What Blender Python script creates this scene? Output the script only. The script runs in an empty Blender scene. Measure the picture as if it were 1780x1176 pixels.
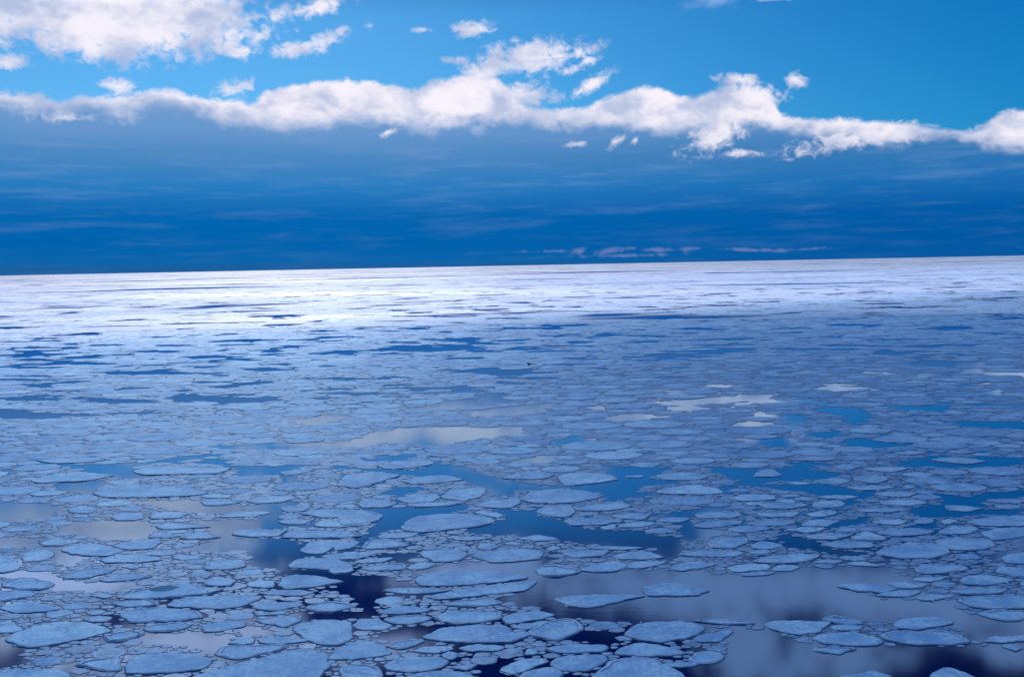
import bpy, math, random
import numpy as np
from mathutils import Vector, Matrix, noise as mnoise

sc = bpy.context.scene
COL = sc.collection
RND = random.Random(11)
R = math.radians

# ------------------------------------------------------------------ camera
F, CX, CY, H = 1780.0, 890.0, 588.0, 12.0          # focal length and centre in photo pixels, eye height in m
PITCH, ROLL = R(-4.08), R(1.13)
fw = Vector((0, math.cos(PITCH), math.sin(PITCH)))
r0 = Vector((1, 0, 0)); u0 = r0.cross(fw)
rt = r0 * math.cos(ROLL) - u0 * math.sin(ROLL)
up = u0 * math.cos(ROLL) + r0 * math.sin(ROLL)
cd = bpy.data.cameras.new('camera'); cam = bpy.data.objects.new('camera', cd); COL.objects.link(cam)
cam.matrix_world = Matrix(((rt.x, up.x, -fw.x, 0), (rt.y, up.y, -fw.y, 0), (rt.z, up.z, -fw.z, H), (0, 0, 0, 1)))
cd.sensor_width = 36; cd.lens = 36; cd.clip_start = 0.5; cd.clip_end = 90000
sc.camera = cam

def ray(px, py):
    return (fw + rt * ((px - CX) / F) + up * ((CY - py) / F)).normalized()
def ground(px, py):
    d = ray(px, py); t = H / -min(d.z, -0.0008)
    return (d.x * t, d.y * t)
def azel(px, py):
    d = ray(px, py)
    return math.degrees(math.atan2(d.x, d.y)), math.degrees(math.asin(d.z))
def project(x, y, z=0.0):
    v = Vector((x, y, z - H)); w = v.dot(fw)
    return CX + F * v.dot(rt) / w, CY - F * v.dot(up) / w

# ------------------------------------------------------------------ view
sc.view_settings.view_transform = 'Standard'; sc.view_settings.look = 'None'
sc.view_settings.exposure = 0.0; sc.view_settings.gamma = 1.0
sc.view_settings.use_curve_mapping = False

# ------------------------------------------------------------------ sun
SUN_EL, SUN_AZ = 38.0, -13.0                        # degrees; azimuth from the view direction, to the right
sd = bpy.data.lights.new('sun', 'SUN'); sun = bpy.data.objects.new('sun', sd); COL.objects.link(sun)
sd.energy = 4.7; sd.angle = R(0.5); sd.color = (1.0, 0.93, 0.94)
sv = Vector((math.sin(R(SUN_AZ)) * math.cos(R(SUN_EL)), math.cos(R(SUN_AZ)) * math.cos(R(SUN_EL)), math.sin(R(SUN_EL))))
sun.rotation_euler = sv.to_track_quat('Z', 'Y').to_euler()
sun.location = (0, 0, 60)

# ------------------------------------------------------------------ node helper
class NT:
    def __init__(s, tree): s.t = tree; s.n = tree.nodes; s.l = tree.links
    def put(s, sock, v):
        if v is None: return
        if isinstance(v, bpy.types.NodeSocket): s.l.new(v, sock)
        elif isinstance(v, (tuple, list)):
            v = tuple(v)
            sock.default_value = v + (1.0,) if (len(v) == 3 and len(sock.default_value) == 4) else v
        else: sock.default_value = v
    def math(s, op, a, b=None, c=None, clamp=False):
        n = s.n.new('ShaderNodeMath'); n.operation = op; n.use_clamp = clamp
        s.put(n.inputs[0], a); s.put(n.inputs[1], b); s.put(n.inputs[2], c); return n.outputs[0]
    def vmath(s, op, a, b=None, scale=None):
        n = s.n.new('ShaderNodeVectorMath'); n.operation = op
        s.put(n.inputs[0], a); s.put(n.inputs[1], b)
        if scale is not None: s.put(n.inputs['Scale'], scale)
        return n.outputs['Value'] if op in ('LENGTH', 'DOT_PRODUCT') else n.outputs[0]
    def mix(s, f, a, b, mode='MIX'):
        n = s.n.new('ShaderNodeMix'); n.data_type = 'RGBA'; n.blend_type = mode
        s.put(n.inputs[0], f); s.put(n.inputs[6], a); s.put(n.inputs[7], b); return n.outputs[2]
    def smooth(s, v, a, b, lo=0.0, hi=1.0):
        n = s.n.new('ShaderNodeMapRange'); n.interpolation_type = 'SMOOTHSTEP'
        s.put(n.inputs[0], v); s.put(n.inputs[1], a); s.put(n.inputs[2], b); s.put(n.inputs[3], lo); s.put(n.inputs[4], hi)
        return n.outputs[0]
    def noise(s, vec, scale, detail=4, rough=0.5, dist=0.0, lac=2.0):
        n = s.n.new('ShaderNodeTexNoise'); s.put(n.inputs['Vector'], vec); n.inputs['Scale'].default_value = scale
        n.inputs['Detail'].default_value = detail; n.inputs['Roughness'].default_value = rough
        n.inputs['Distortion'].default_value = dist; n.inputs['Lacunarity'].default_value = lac
        return n.outputs[0]
    def voro(s, vec, scale, feature='F1'):
        n = s.n.new('ShaderNodeTexVoronoi'); n.feature = feature; s.put(n.inputs['Vector'], vec)
        n.inputs['Scale'].default_value = scale; return n
    def comb(s, x, y, z=0.0):
        n = s.n.new('ShaderNodeCombineXYZ'); s.put(n.inputs[0], x); s.put(n.inputs[1], y); s.put(n.inputs[2], z); return n.outputs[0]
    def sep(s, v):
        n = s.n.new('ShaderNodeSeparateXYZ'); s.put(n.inputs[0], v); return n.outputs
    def ramp(s, f, stops):
        n = s.n.new('ShaderNodeValToRGB'); cr = n.color_ramp
        while len(cr.elements) < len(stops): cr.elements.new(0.5)
        for e, (p, c) in zip(cr.elements, stops): e.position = p; e.color = tuple(c) + (1.0,)
        s.put(n.inputs[0], f); return n.outputs[0]
    def curve(s, v, pts):
        n = s.n.new('ShaderNodeFloatCurve'); c = n.mapping; c.use_clip = False; cv = c.curves[0]
        cv.points[0].location = pts[0]; cv.points[1].location = pts[-1]
        for p in pts[1:-1]: cv.points.new(*p)
        for p in cv.points: p.handle_type = 'AUTO'
        c.update(); s.put(n.inputs['Value'], v); n.inputs['Factor'].default_value = 1; return n.outputs[0]
    def bump(s, h, strength, dist, normal=None):
        n = s.n.new('ShaderNodeBump'); s.put(n.inputs['Height'], h); s.put(n.inputs['Strength'], strength)
        s.put(n.inputs['Distance'], dist); s.put(n.inputs['Normal'], normal); return n.outputs[0]

def lin(r, g, b):
    f = lambda c: (c / 255 / 12.92) if c / 255 <= 0.04045 else ((c / 255 + 0.055) / 1.055) ** 2.4
    return (f(r), f(g), f(b))

# ------------------------------------------------------------------ world: Nishita sky with the cloud bank in azimuth / elevation
world = bpy.data.worlds.new('World'); sc.world = world; world.use_nodes = True
W = NT(world.node_tree); W.n.clear()
out = W.n.new('ShaderNodeOutputWorld'); bg = W.n.new('ShaderNodeBackground'); W.l.new(bg.outputs[0], out.inputs[0])
sky = W.n.new('ShaderNodeTexSky'); sky.sky_type = 'NISHITA'; sky.sun_disc = False
sky.sun_elevation = R(SUN_EL); sky.sun_rotation = R(SUN_AZ); sky.air_density = 1.0; sky.dust_density = 0.3; sky.ozone_density = 2.5
tc = W.n.new('ShaderNodeTexCoord')
d = W.vmath('NORMALIZE', tc.outputs['Generated'])
dx, dy, dz = W.sep(d)
AZ = W.math('MULTIPLY', W.math('ARCTAN2', dx, dy), 180 / math.pi)
EL = W.math('MULTIPLY', W.math('ARCSINE', dz), 180 / math.pi)
STR = 0.1
def wc(r, g, b, k=1.0):
    c = lin(r, g, b); return (c[0] * k / STR, c[1] * k / STR, c[2] * k / STR)
P = W.comb(AZ, EL)
# clear sky, paler to the left (towards the sun) and deeper up and to the right
clear = W.mix(1.0, sky.outputs[0], (0.092, 0.48, 0.85), 'MULTIPLY')
lr = W.smooth(W.math('ADD', W.math('MULTIPLY', AZ, -1.0), W.math('MULTIPLY', EL, -0.8)), -44.0, 12.0)
clear = W.mix(1.0, clear, W.mix(lr, (0.08, 0.72, 0.78), (2.2, 1.22, 1.03)), 'MULTIPLY')
polar = W.smooth(EL, 13.2, 17.6)
clear = W.mix(polar, clear, W.mix(1.0, clear, (0.0, 0.05, 0.20), 'MULTIPLY'))
# domain-warped noise
wp = W.noise(P, 0.32, 3, 0.5)
n1 = W.noise(W.comb(AZ, W.math('MULTIPLY', EL, 1.35)), 0.42, 7, 0.56, 0.3)
n2 = W.noise(W.comb(AZ, W.math('MULTIPLY', EL, 1.7), 7.3), 0.16, 5, 0.55)
nf = W.noise(W.comb(AZ, W.math('MULTIPLY', EL, 1.2), 3.1), 1.5, 6, 0.62, 0.5)
n1c = W.math('SUBTRACT', n1, 0.5); nfc = W.math('SUBTRACT', nf, 0.5)
def curve_deg(pts):
    a = []
    for px, py in pts:
        az, el = azel(px, py); a.append(((az + 45) / 90, el / 20))
    a = [(0.0, a[0][1])] + a + [(1.0, a[-1][1])]
    v = W.math('DIVIDE', W.math('ADD', AZ, 45), 90, clamp=True)
    return W.math('MULTIPLY', W.curve(v, a), 20)
TOP = curve_deg([(0,158),(50,158),(110,172),(180,164),(290,158),(360,166),(440,174),(470,156),(530,145),(610,142),(690,147),(716,158),(745,142),(800,130),(850,138),(890,162),(930,188),(1000,190),(1050,168),(1100,155),(1150,153),(1200,170),(1250,158),(1300,156),(1340,168),(1365,200),(1480,206),(1570,211),(1640,219),(1700,219),(1740,201),(1780,190)])
LOW = curve_deg([(0,180),(70,196),(130,193),(200,186),(300,186),(400,200),(440,208),(500,224),(560,217),(650,213),(760,222),(850,213),(940,214),(1050,218),(1160,222),(1200,222),(1250,226),(1320,222),(1360,226),(1420,236),(1500,236),(1580,234),(1650,238),(1720,243),(1780,260)])
ELt = W.math('ADD', EL, W.math('ADD', W.math('MULTIPLY', n1c, 1.3), W.math('MULTIPLY', nfc, 0.55)))
bank = W.smooth(W.math('SUBTRACT', TOP, ELt), -0.10, 0.28)
ELl = W.math('ADD', EL, W.math('ADD', W.math('MULTIPLY', n1c, 2.5), W.math('MULTIPLY', nfc, 0.8)))
white = W.smooth(W.math('SUBTRACT', ELl, LOW), -0.55, 0.80)
# separate clouds: ellipses with torn edges (px, py, rx, ry, tilt degrees); py > 470 means seen mirrored in the water
BL = [(170,25,250,62,0),(320,15,80,45,0),(20,106,42,12,10),(418,88,34,15,8),(445,68,34,13,30),(478,32,38,15,40),(560,12,60,14,18),(518,86,44,12,5),(572,66,40,14,20),
      (640,44,11,8,0),(812,51,44,13,8),(735,52,16,5,0),(205,150,30,11,0),(408,152,34,16,10),(795,104,28,9,0),(930,98,92,27,5),(1005,92,48,13,12),(1010,112,36,10,22),(855,118,60,27,20),(905,165,66,22,-4),
      (1028,147,42,11,28),(1285,172,78,24,4),(1290,139,40,9,-8),(1380,138,17,17,60),(1350,-2,38,4,0),(1140,-3,22,3,0),
      (1240,240,62,22,18),(1285,266,38,8,0),(1470,244,90,17,8),(1560,232,50,14,0),(114,205,42,10,4),(678,231,20,7,14),(1003,250,22,7,6),(1070,247,20,9,30),(1104,244,10,6,40),
      (1006,436,14,6,5),(1062,436,34,6,10),(1100,431,20,4,0),(1150,434,50,4,-2),(1200,432,34,4,2),(1310,434,70,3.5,-3),(1400,433,44,3,2),(945,437,40,3,0),(1085,444,90,3,0)]
MB_ = [(60,1018,330,48,0),(330,1120,240,34,0),(1040,985,90,24,0),(1190,1022,360,44,0),(840,1000,170,30,0),(1560,1045,270,48,0),(1240,960,55,60,20),(900,965,60,26,20),(1290,1120,110,60,30),(640,1130,120,18,0),(1740,1125,60,22,0),(1450,1135,110,40,0),(-150,1080,260,60,0),(1900,980,120,60,0)]
field = None
def blob(az, el, ra, re, tilt):
    t = R(tilt); c, s_ = math.cos(t), math.sin(t)
    v = W.vmath('SUBTRACT', P, (az, el, 0.0))
    a = W.vmath('DOT_PRODUCT', v, (c / ra, s_ / ra, 0.0)); b = W.vmath('DOT_PRODUCT', v, (-s_ / re, c / re, 0.0))
    return W.math('SUBTRACT', 1.0, W.vmath('LENGTH', W.comb(a, b)))
k = 57.3 / F
for (px, py, rx, ry, t) in BL:
    az, el = azel(px, py); b = blob(az, el, rx * k * 1.22, ry * k * 1.3, t); b = W.math('MULTIPLY', b, 1.0 + min(1.3, rx * ry / 5000))
    field = b if field is None else W.math('MAXIMUM', field, b)
dens = W.smooth(W.math('ADD', field, W.math('ADD', W.math('MULTIPLY', n1c, 1.5), W.math('MULTIPLY', nfc, 2.8))), 0.05, 1.15)
gate = W.smooth(field, -0.35, 0.05)
dens = W.math('MULTIPLY', dens, gate)
field2 = None
for (px, py, rx, ry, t) in MB_:
    az, el = azel(px, py); b = blob(az, -el, rx * k * 1.2, ry * k * 1.35, t)
    field2 = b if field2 is None else W.math('MAXIMUM', field2, b)
dens2 = W.math('MULTIPLY', W.smooth(W.math('ADD', field2, W.math('MULTIPLY', n1c, 2.0)), -0.15, 0.75), W.smooth(field2, -0.5, 0.1))
# colours
shade = W.noise(W.comb(AZ, W.math('MULTIPLY', EL, 1.6), 1.7), 0.36, 5, 0.55, 0.3)
cw = W.mix(W.smooth(W.math('ADD', shade, W.math('MULTIPLY', nfc, 0.25)), 0.36, 0.72), wc(243, 238, 248, 1.05), wc(182, 194, 226))
el01 = W.math('DIVIDE', W.math('ADD', EL, W.math('MULTIPLY', AZ, 0.012)), 10.0, clamp=True)
BR = [(0.0, (26, 92, 158)), (0.035, (10, 98, 170)), (0.14, (0, 96, 172)), (0.28, (4, 100, 176)), (0.44, (40, 122, 192)), (0.60, (76, 134, 194)), (0.72, (100, 148, 204)), (1.0, (118, 160, 212))]
bcol = W.ramp(el01, [(p, tuple(v / STR / 10 for v in lin(*c))) for p, c in BR])
bcol = W.mix(1.0, bcol, (10, 10, 10), 'MULTIPLY')
lrb = W.smooth(AZ, -12.0, 27.0)
bcol = W.mix(1.0, bcol, W.mix(lrb, (1.05, 1.06, 1.02), (0.55, 0.82, 0.88)), 'MULTIPLY')
st = W.noise(W.comb(W.math('MULTIPLY', AZ, 0.10), EL, 4.0), 1.5, 6, 0.62, 0.1)
sf = W.math('MULTIPLY', W.smooth(st, 0.46, 0.78), W.smooth(EL, 1.0, 6.0, 0.14, 0.6))
bcol = W.mix(sf, bcol, wc(112, 150, 205))
base = W.mix(bank, clear, W.mix(white, bcol, cw))
wisp = W.smooth(EL, 1.3, 2.2)
cb = W.mix(wisp, wc(120, 140, 190), cw)
skyc = W.mix(W.math('MULTIPLY', dens, W.smooth(EL, 1.3, 2.2, 0.6, 0.96)), base, cb)
skyc = W.mix(W.math('MULTIPLY', dens2, 0.9), skyc, W.mix(W.smooth(AZ, -16.0, 6.0), wc(222, 224, 250, 1.7), wc(170, 200, 250, 1.0)))
W.put(bg.inputs[0], skyc); bg.inputs[1].default_value = STR

# ------------------------------------------------------------------ materials
def material(name):
    m = bpy.data.materials.new(name); m.use_nodes = True; t = NT(m.node_tree); t.n.clear()
    o = t.n.new('ShaderNodeOutputMaterial'); return m, t, o
def principled(t, **kw):
    b = t.n.new('ShaderNodeBsdfPrincipled')
    for k_, v in kw.items(): t.put(b.inputs[k_.replace('_', ' ')], v)
    return b
def pos(t):
    return t.n.new('ShaderNodeNewGeometry').outputs['Position']

M_ICE, T, O = material('frosted_sea_ice')
p = pos(T); wet = T.n.new('ShaderNodeAttribute'); wet.attribute_name = 'wet'; tone = T.n.new('ShaderNodeAttribute'); tone.attribute_name = 'tone'
nz = T.noise(p, 1.1, 6, 0.6); ng = T.noise(p, 14.0, 4, 0.7); nb = T.noise(T.vmath('MULTIPLY', p, (1, 1.5, 1)), 3.2, 5, 0.65, 0.8)
n0 = T.noise(p, 0.42, 4, 0.6, 0.6)
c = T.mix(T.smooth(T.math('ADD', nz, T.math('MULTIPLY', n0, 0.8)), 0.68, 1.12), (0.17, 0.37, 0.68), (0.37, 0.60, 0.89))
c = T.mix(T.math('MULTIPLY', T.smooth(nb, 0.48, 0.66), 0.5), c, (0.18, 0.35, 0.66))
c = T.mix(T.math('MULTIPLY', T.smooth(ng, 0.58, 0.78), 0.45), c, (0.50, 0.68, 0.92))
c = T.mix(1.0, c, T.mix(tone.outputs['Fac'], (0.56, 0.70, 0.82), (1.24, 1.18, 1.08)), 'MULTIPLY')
gr = T.noise(p, 6.5, 5, 0.72)
c = T.mix(T.math('MULTIPLY', T.smooth(gr, 0.50, 0.66), T.smooth(n0, 0.35, 0.6, 0.25, 0.75)), c, (0.50, 0.68, 0.92))
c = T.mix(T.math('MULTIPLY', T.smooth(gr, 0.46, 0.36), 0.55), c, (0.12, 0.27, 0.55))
crk = T.voro(T.vmath('ADD', p, T.comb(T.math('MULTIPLY', nz, 1.2), T.math('MULTIPLY', nb, 0.8))), 0.55, 'DISTANCE_TO_EDGE').outputs['Distance']
c = T.mix(T.math('MULTIPLY', T.smooth(crk, 0.022, 0.004), T.smooth(n0, 0.42, 0.6, 0.0, 0.55)), c, (0.07, 0.17, 0.38))
c = T.mix(T.math('MULTIPLY', wet.outputs['Fac'], T.smooth(T.noise(p, 5.0, 4, 0.6), 0.25, 0.6, 0.75, 1.0)), c, (0.045, 0.10, 0.22))
rough = T.math('MULTIPLY_ADD', wet.outputs['Fac'], -0.25, 0.62)
bmp = T.bump(T.math('ADD', T.math('MULTIPLY', ng, 0.35), nb), 0.55, 0.05)
b = principled(T, Base_Color=c, Roughness=rough, Normal=bmp, IOR=1.31)
b.inputs['Specular IOR Level'].default_value = 0.35
T.l.new(b.outputs[0], O.inputs[0])

M_SNOW, T, O = material('white_ice_crust')
p = pos(T); ng = T.noise(p, 9.0, 5, 0.7)
c = T.mix(T.smooth(ng, 0.35, 0.68), (0.22, 0.40, 0.68), (0.52, 0.70, 0.92))
b = principled(T, Base_Color=c, Roughness=0.55, Normal=T.bump(ng, 0.8, 0.05), IOR=1.31)
T.l.new(b.outputs[0], O.inputs[0])

M_CHUNK, T, O = material('bright_ice_chunk')
p = pos(T); ng = T.noise(p, 12.0, 4, 0.6)
b = principled(T, Base_Color=T.mix(ng, (0.62, 0.75, 0.9), (0.88, 0.93, 0.98)), Roughness=0.3, Normal=T.bump(ng, 0.5, 0.03), IOR=1.31)
T.l.new(b.outputs[0], O.inputs[0])

M_BRASH, T, O = material('brash_ice')
p = pos(T); nz = T.noise(p, 2.4, 5, 0.65); tone = T.n.new('ShaderNodeAttribute'); tone.attribute_name = 'tone'
wet = T.n.new('ShaderNodeAttribute'); wet.attribute_name = 'wet'
c = T.mix(T.smooth(nz, 0.35, 0.7), (0.13, 0.27, 0.52), (0.26, 0.43, 0.70))
c = T.mix(T.smooth(tone.outputs['Fac'], 0.955, 0.97), c, (0.75, 0.85, 0.95))
c = T.mix(wet.outputs['Fac'], c, (0.045, 0.10, 0.22))
b = principled(T, Base_Color=c, Roughness=0.5, Normal=T.bump(nz, 0.7, 0.06), IOR=1.31)
T.l.new(b.outputs[0], O.inputs[0])

M_POOL, T, O = material('teal_melt_pool')
b = principled(T, Base_Color=(0.02, 0.15, 0.30), Roughness=0.5, IOR=1.33); b.inputs['Specular IOR Level'].default_value = 0.05; T.l.new(b.outputs[0], O.inputs[0])

M_WATER, T, O = material('cold_sea_water')
p = pos(T)
calm = T.noise(p, 0.045, 3, 0.5)
r1 = T.noise(T.vmath('MULTIPLY', p, (1.0, 1.5, 1.0)), 2.2, 4, 0.6)
r2 = T.noise(T.vmath('MULTIPLY', p, (0.6, 1.4, 1.0)), 9.0, 3, 0.6)
amp = T.smooth(calm, 0.45, 0.66, 0.00015, 0.0011)
bmp = T.bump(r1, 1.0, T.math('MULTIPLY', amp, 0.9)); bmp = T.bump(r2, 1.0, T.math('MULTIPLY', amp, 0.22), bmp)
fr = T.n.new('ShaderNodeLayerWeight'); fr.inputs['Blend'].default_value = 0.5; T.put(fr.inputs['Normal'], bmp)
fac = T.math('MULTIPLY_ADD', T.math('POWER', fr.outputs['Facing'], 5.0), 0.70, 0.30)
gl = T.n.new('ShaderNodeBsdfGlossy'); gl.inputs['Color'].default_value = (0.54, 0.76, 1.0, 1); gl.inputs['Roughness'].default_value = 0.05; T.put(gl.inputs['Normal'], bmp)
df = T.n.new('ShaderNodeBsdfDiffuse'); df.inputs['Color'].default_value = (0.001, 0.006, 0.03, 1)
mx = T.n.new('ShaderNodeMixShader'); T.put(mx.inputs[0], fac); T.l.new(df.outputs[0], mx.inputs[1]); T.l.new(gl.outputs[0], mx.inputs[2]); T.l.new(mx.outputs[0], O.inputs[0])

M_PACK, T, O = material('distant_pack_ice')
p = pos(T)
x_, y_, z_ = T.sep(p)
big = T.noise(T.vmath('MULTIPLY', p, (0.55, 1.0, 1.0)), 0.0055, 6, 0.55, 0.4)
med = T.noise(T.vmath('MULTIPLY', p, (0.8, 1.0, 1.0)), 0.075, 5, 0.6, 0.5)
cell = T.voro(p, 0.32, 'DISTANCE_TO_EDGE').outputs['Distance']
cellc = T.voro(p, 0.32).outputs['Color']
hole = T.math('MAXIMUM', T.smooth(big, 0.575, 0.60), T.smooth(T.math('ADD', med, T.smooth(y_, 700.0, 200.0, 0.0, 0.03)), 0.60, 0.62))
nz = T.noise(p, 0.35, 5, 0.6)
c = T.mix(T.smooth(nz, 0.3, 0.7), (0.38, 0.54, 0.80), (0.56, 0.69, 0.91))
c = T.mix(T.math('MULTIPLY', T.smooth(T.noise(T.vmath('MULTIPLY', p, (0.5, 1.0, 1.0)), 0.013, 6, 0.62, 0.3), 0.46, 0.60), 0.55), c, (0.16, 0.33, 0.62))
c = T.mix(T.math('MULTIPLY', T.smooth(cell, 0.10, 0.02), 0.6), c, (0.12, 0.22, 0.4))
b = principled(T, Base_Color=c, Roughness=0.6, Normal=T.bump(T.noise(p, 1.3, 4, 0.6), 0.6, 0.08), IOR=1.31)
T.put(b.inputs['Specular IOR Level'], T.smooth(T.noise(T.vmath('MULTIPLY', p, (0.35, 1.0, 1.0)), 0.0035, 4, 0.6), 0.50, 0.60, 0.16, 0.70))
tr = T.n.new('ShaderNodeBsdfTransparent'); mx = T.n.new('ShaderNodeMixShader')
T.put(mx.inputs[0], hole); T.l.new(b.outputs[0], mx.inputs[1]); T.l.new(tr.outputs[0], mx.inputs[2]); T.l.new(mx.outputs[0], O.inputs[0])

M_SLUSH, T, O = material('refrozen_slush')
p = pos(T); nz = T.noise(p, 1.3, 6, 0.7, 0.5); ng = T.noise(p, 7.0, 4, 0.7)
c = T.mix(T.smooth(T.math('ADD', nz, T.math('MULTIPLY', ng, 0.3)), 0.45, 0.8), (0.08, 0.18, 0.40), (0.20, 0.35, 0.62))
b = principled(T, Base_Color=c, Roughness=0.35, Normal=T.bump(ng, 0.5, 0.03), IOR=1.31)
T.l.new(b.outputs[0], O.inputs[0])

M_BIRD, T, O = material('dark_plumage')
b = principled(T, Base_Color=(0.015, 0.015, 0.02), Roughness=0.7); T.l.new(b.outputs[0], O.inputs[0])

M_CLOUD, T, O = material('unseen_shade_cloud')  # for the unseen cloud that keeps sun off the near ice
p = pos(T); x_, y_, z_ = T.sep(p)
nz = T.noise(p, 0.0022, 4, 0.5)
df = T.n.new('ShaderNodeBsdfDiffuse'); df.inputs[0].default_value = (0.75, 0.8, 0.9, 1)
tl = T.n.new('ShaderNodeBsdfTranslucent'); tl.inputs[0].default_value = (0.6, 0.78, 1.0, 1)
m1 = T.n.new('ShaderNodeMixShader'); m1.inputs[0].default_value = 0.5; T.l.new(df.outputs[0], m1.inputs[1]); T.l.new(tl.outputs[0], m1.inputs[2])
tr = T.n.new('ShaderNodeBsdfTransparent'); m2 = T.n.new('ShaderNodeMixShader')
cden = T.n.new('ShaderNodeAttribute'); cden.attribute_name = 'cover'
T.put(tr.inputs[0], T.mix(cden.outputs['Fac'], (1.0, 1.0, 1.0), (0.79, 0.94, 1.0)))  # blue tint added to cool the light reaching the shaded ice
T.put(m2.inputs[0], T.math('MULTIPLY', T.math('ADD', T.smooth(nz, 0.3, 0.7, 0.17, 0.40), T.math('ADD', T.smooth(y_, 790.0, 670.0, 0.0, 0.10), T.smooth(x_, -190.0, -110.0, -0.12, 0.16))), cden.outputs['Fac'])); T.l.new(tr.outputs[0], m2.inputs[1]); T.l.new(m1.outputs[0], m2.inputs[2]); T.l.new(m2.outputs[0], O.inputs[0])  # opacity raised nearer and to the right, to darken the ice there

# ------------------------------------------------------------------ mesh helpers
class Buf:
    def __init__(s): s.v = []; s.f = []; s.w = []; s.t = []; s.n = 0
    def add(s, verts, faces, wet, tone):
        s.v.append(np.asarray(verts, float)); o = s.n; s.f.extend([tuple(i + o for i in f) for f in faces])
        s.w.append(np.asarray(wet, float)); s.t.append(np.full(len(verts), tone)); s.n += len(verts)
    def build(s, name, mat, parent=None, origin=(0, 0, 0), smooth=True):
        me = bpy.data.meshes.new(name)
        v = np.concatenate(s.v) - np.array(origin)
        me.from_pydata(v.tolist(), [], s.f); me.materials.append(mat)
        a = me.attributes.new('wet', 'FLOAT', 'POINT'); a.data.foreach_set('value', np.concatenate(s.w))
        a = me.attributes.new('tone', 'FLOAT', 'POINT'); a.data.foreach_set('value', np.concatenate(s.t))
        if smooth: me.polygons.foreach_set('use_smooth', [True] * len(me.polygons))
        me.update(); o = bpy.data.objects.new(name, me); COL.objects.link(o)
        if parent: o.parent = parent
        else: o.location = origin
        return o

def tag(o, label=None, cat=None, group=None, kind=None):
    if label: o['label'] = label
    if cat: o['category'] = cat
    if group: o['group'] = group
    if kind: o['kind'] = kind
    return o

def sheet(name, pts, z, mat, kind, label, cat):
    me = bpy.data.meshes.new(name); me.from_pydata([(x, y, z) for x, y in pts], [], [tuple(range(len(pts)))]); me.materials.append(mat)
    o = bpy.data.objects.new(name, me); COL.objects.link(o); return tag(o, label, cat, None, kind)

# ------------------------------------------------------------------ the setting
sheet('water', [(-60000, -300), (60000, -300), (60000, 60000), (-60000, 60000)], 0.0, M_WATER, 'structure', 'dark blue cold sea mirroring the clouds between the floes', 'sea')

# unseen cloud added above the frame, shaped so its shade covers the nearer ice
def shade_cloud():
    nx, ny = 110, 150; v = []; f = []; dn = []
    x0, x1, y0, y1, zc = -2600, 2600, -1700, 1050, 520
    for side in (0, 1):
        for j in range(ny):
            for i in range(nx):
                a, b_ = i / (nx - 1), 1 - (1 - j / (ny - 1)) ** 1.8
                x = x0 + (x1 - x0) * a
                edge = 905 + (0.68 * min(260, x + 150) if x > -150 else 0.75 * max(-300, x + 150)) + 60 * mnoise.noise(Vector((x / 130, 3.3, 0))) + 25 * mnoise.noise(Vector((x / 37, 9.3, 0)))
                y = y0 + (edge - y0) * b_
                e = min(1.0, min(a, 1 - a, b_, 1 - b_) * 9)
                th = 60 * math.sqrt(max(e, 0)) + 22 * mnoise.noise(Vector((x / 160, y / 160, side * 5.0))) * e
                v.append((x, y, zc + (th if side else -th * 0.6)))
                fade = 80 + 70 * min(1, max(0, (0 - x) / 250)); t_ = min(1, max(0, (edge - y) / fade)); dn.append(t_ * t_ * (3 - 2 * t_))
    o_ = nx * ny
    for j in range(ny - 1):
        for i in range(nx - 1):
            q = j * nx + i
            f.append((q, q + nx, q + nx + 1, q + 1)); f.append((o_ + q, o_ + q + 1, o_ + q + nx + 1, o_ + q + nx))
    me = bpy.data.meshes.new('cloud'); me.from_pydata(v, [], f); me.materials.append(M_CLOUD)
    me.polygons.foreach_set('use_smooth', [True] * len(me.polygons))
    at = me.attributes.new('cover', 'FLOAT', 'POINT'); at.data.foreach_set('value', dn)
    o = bpy.data.objects.new('cloud', me); COL.objects.link(o)
    tag(o, 'unseen grey cloud added overhead to shade the nearer ice', 'cloud', None, 'structure')
shade_cloud()
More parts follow.
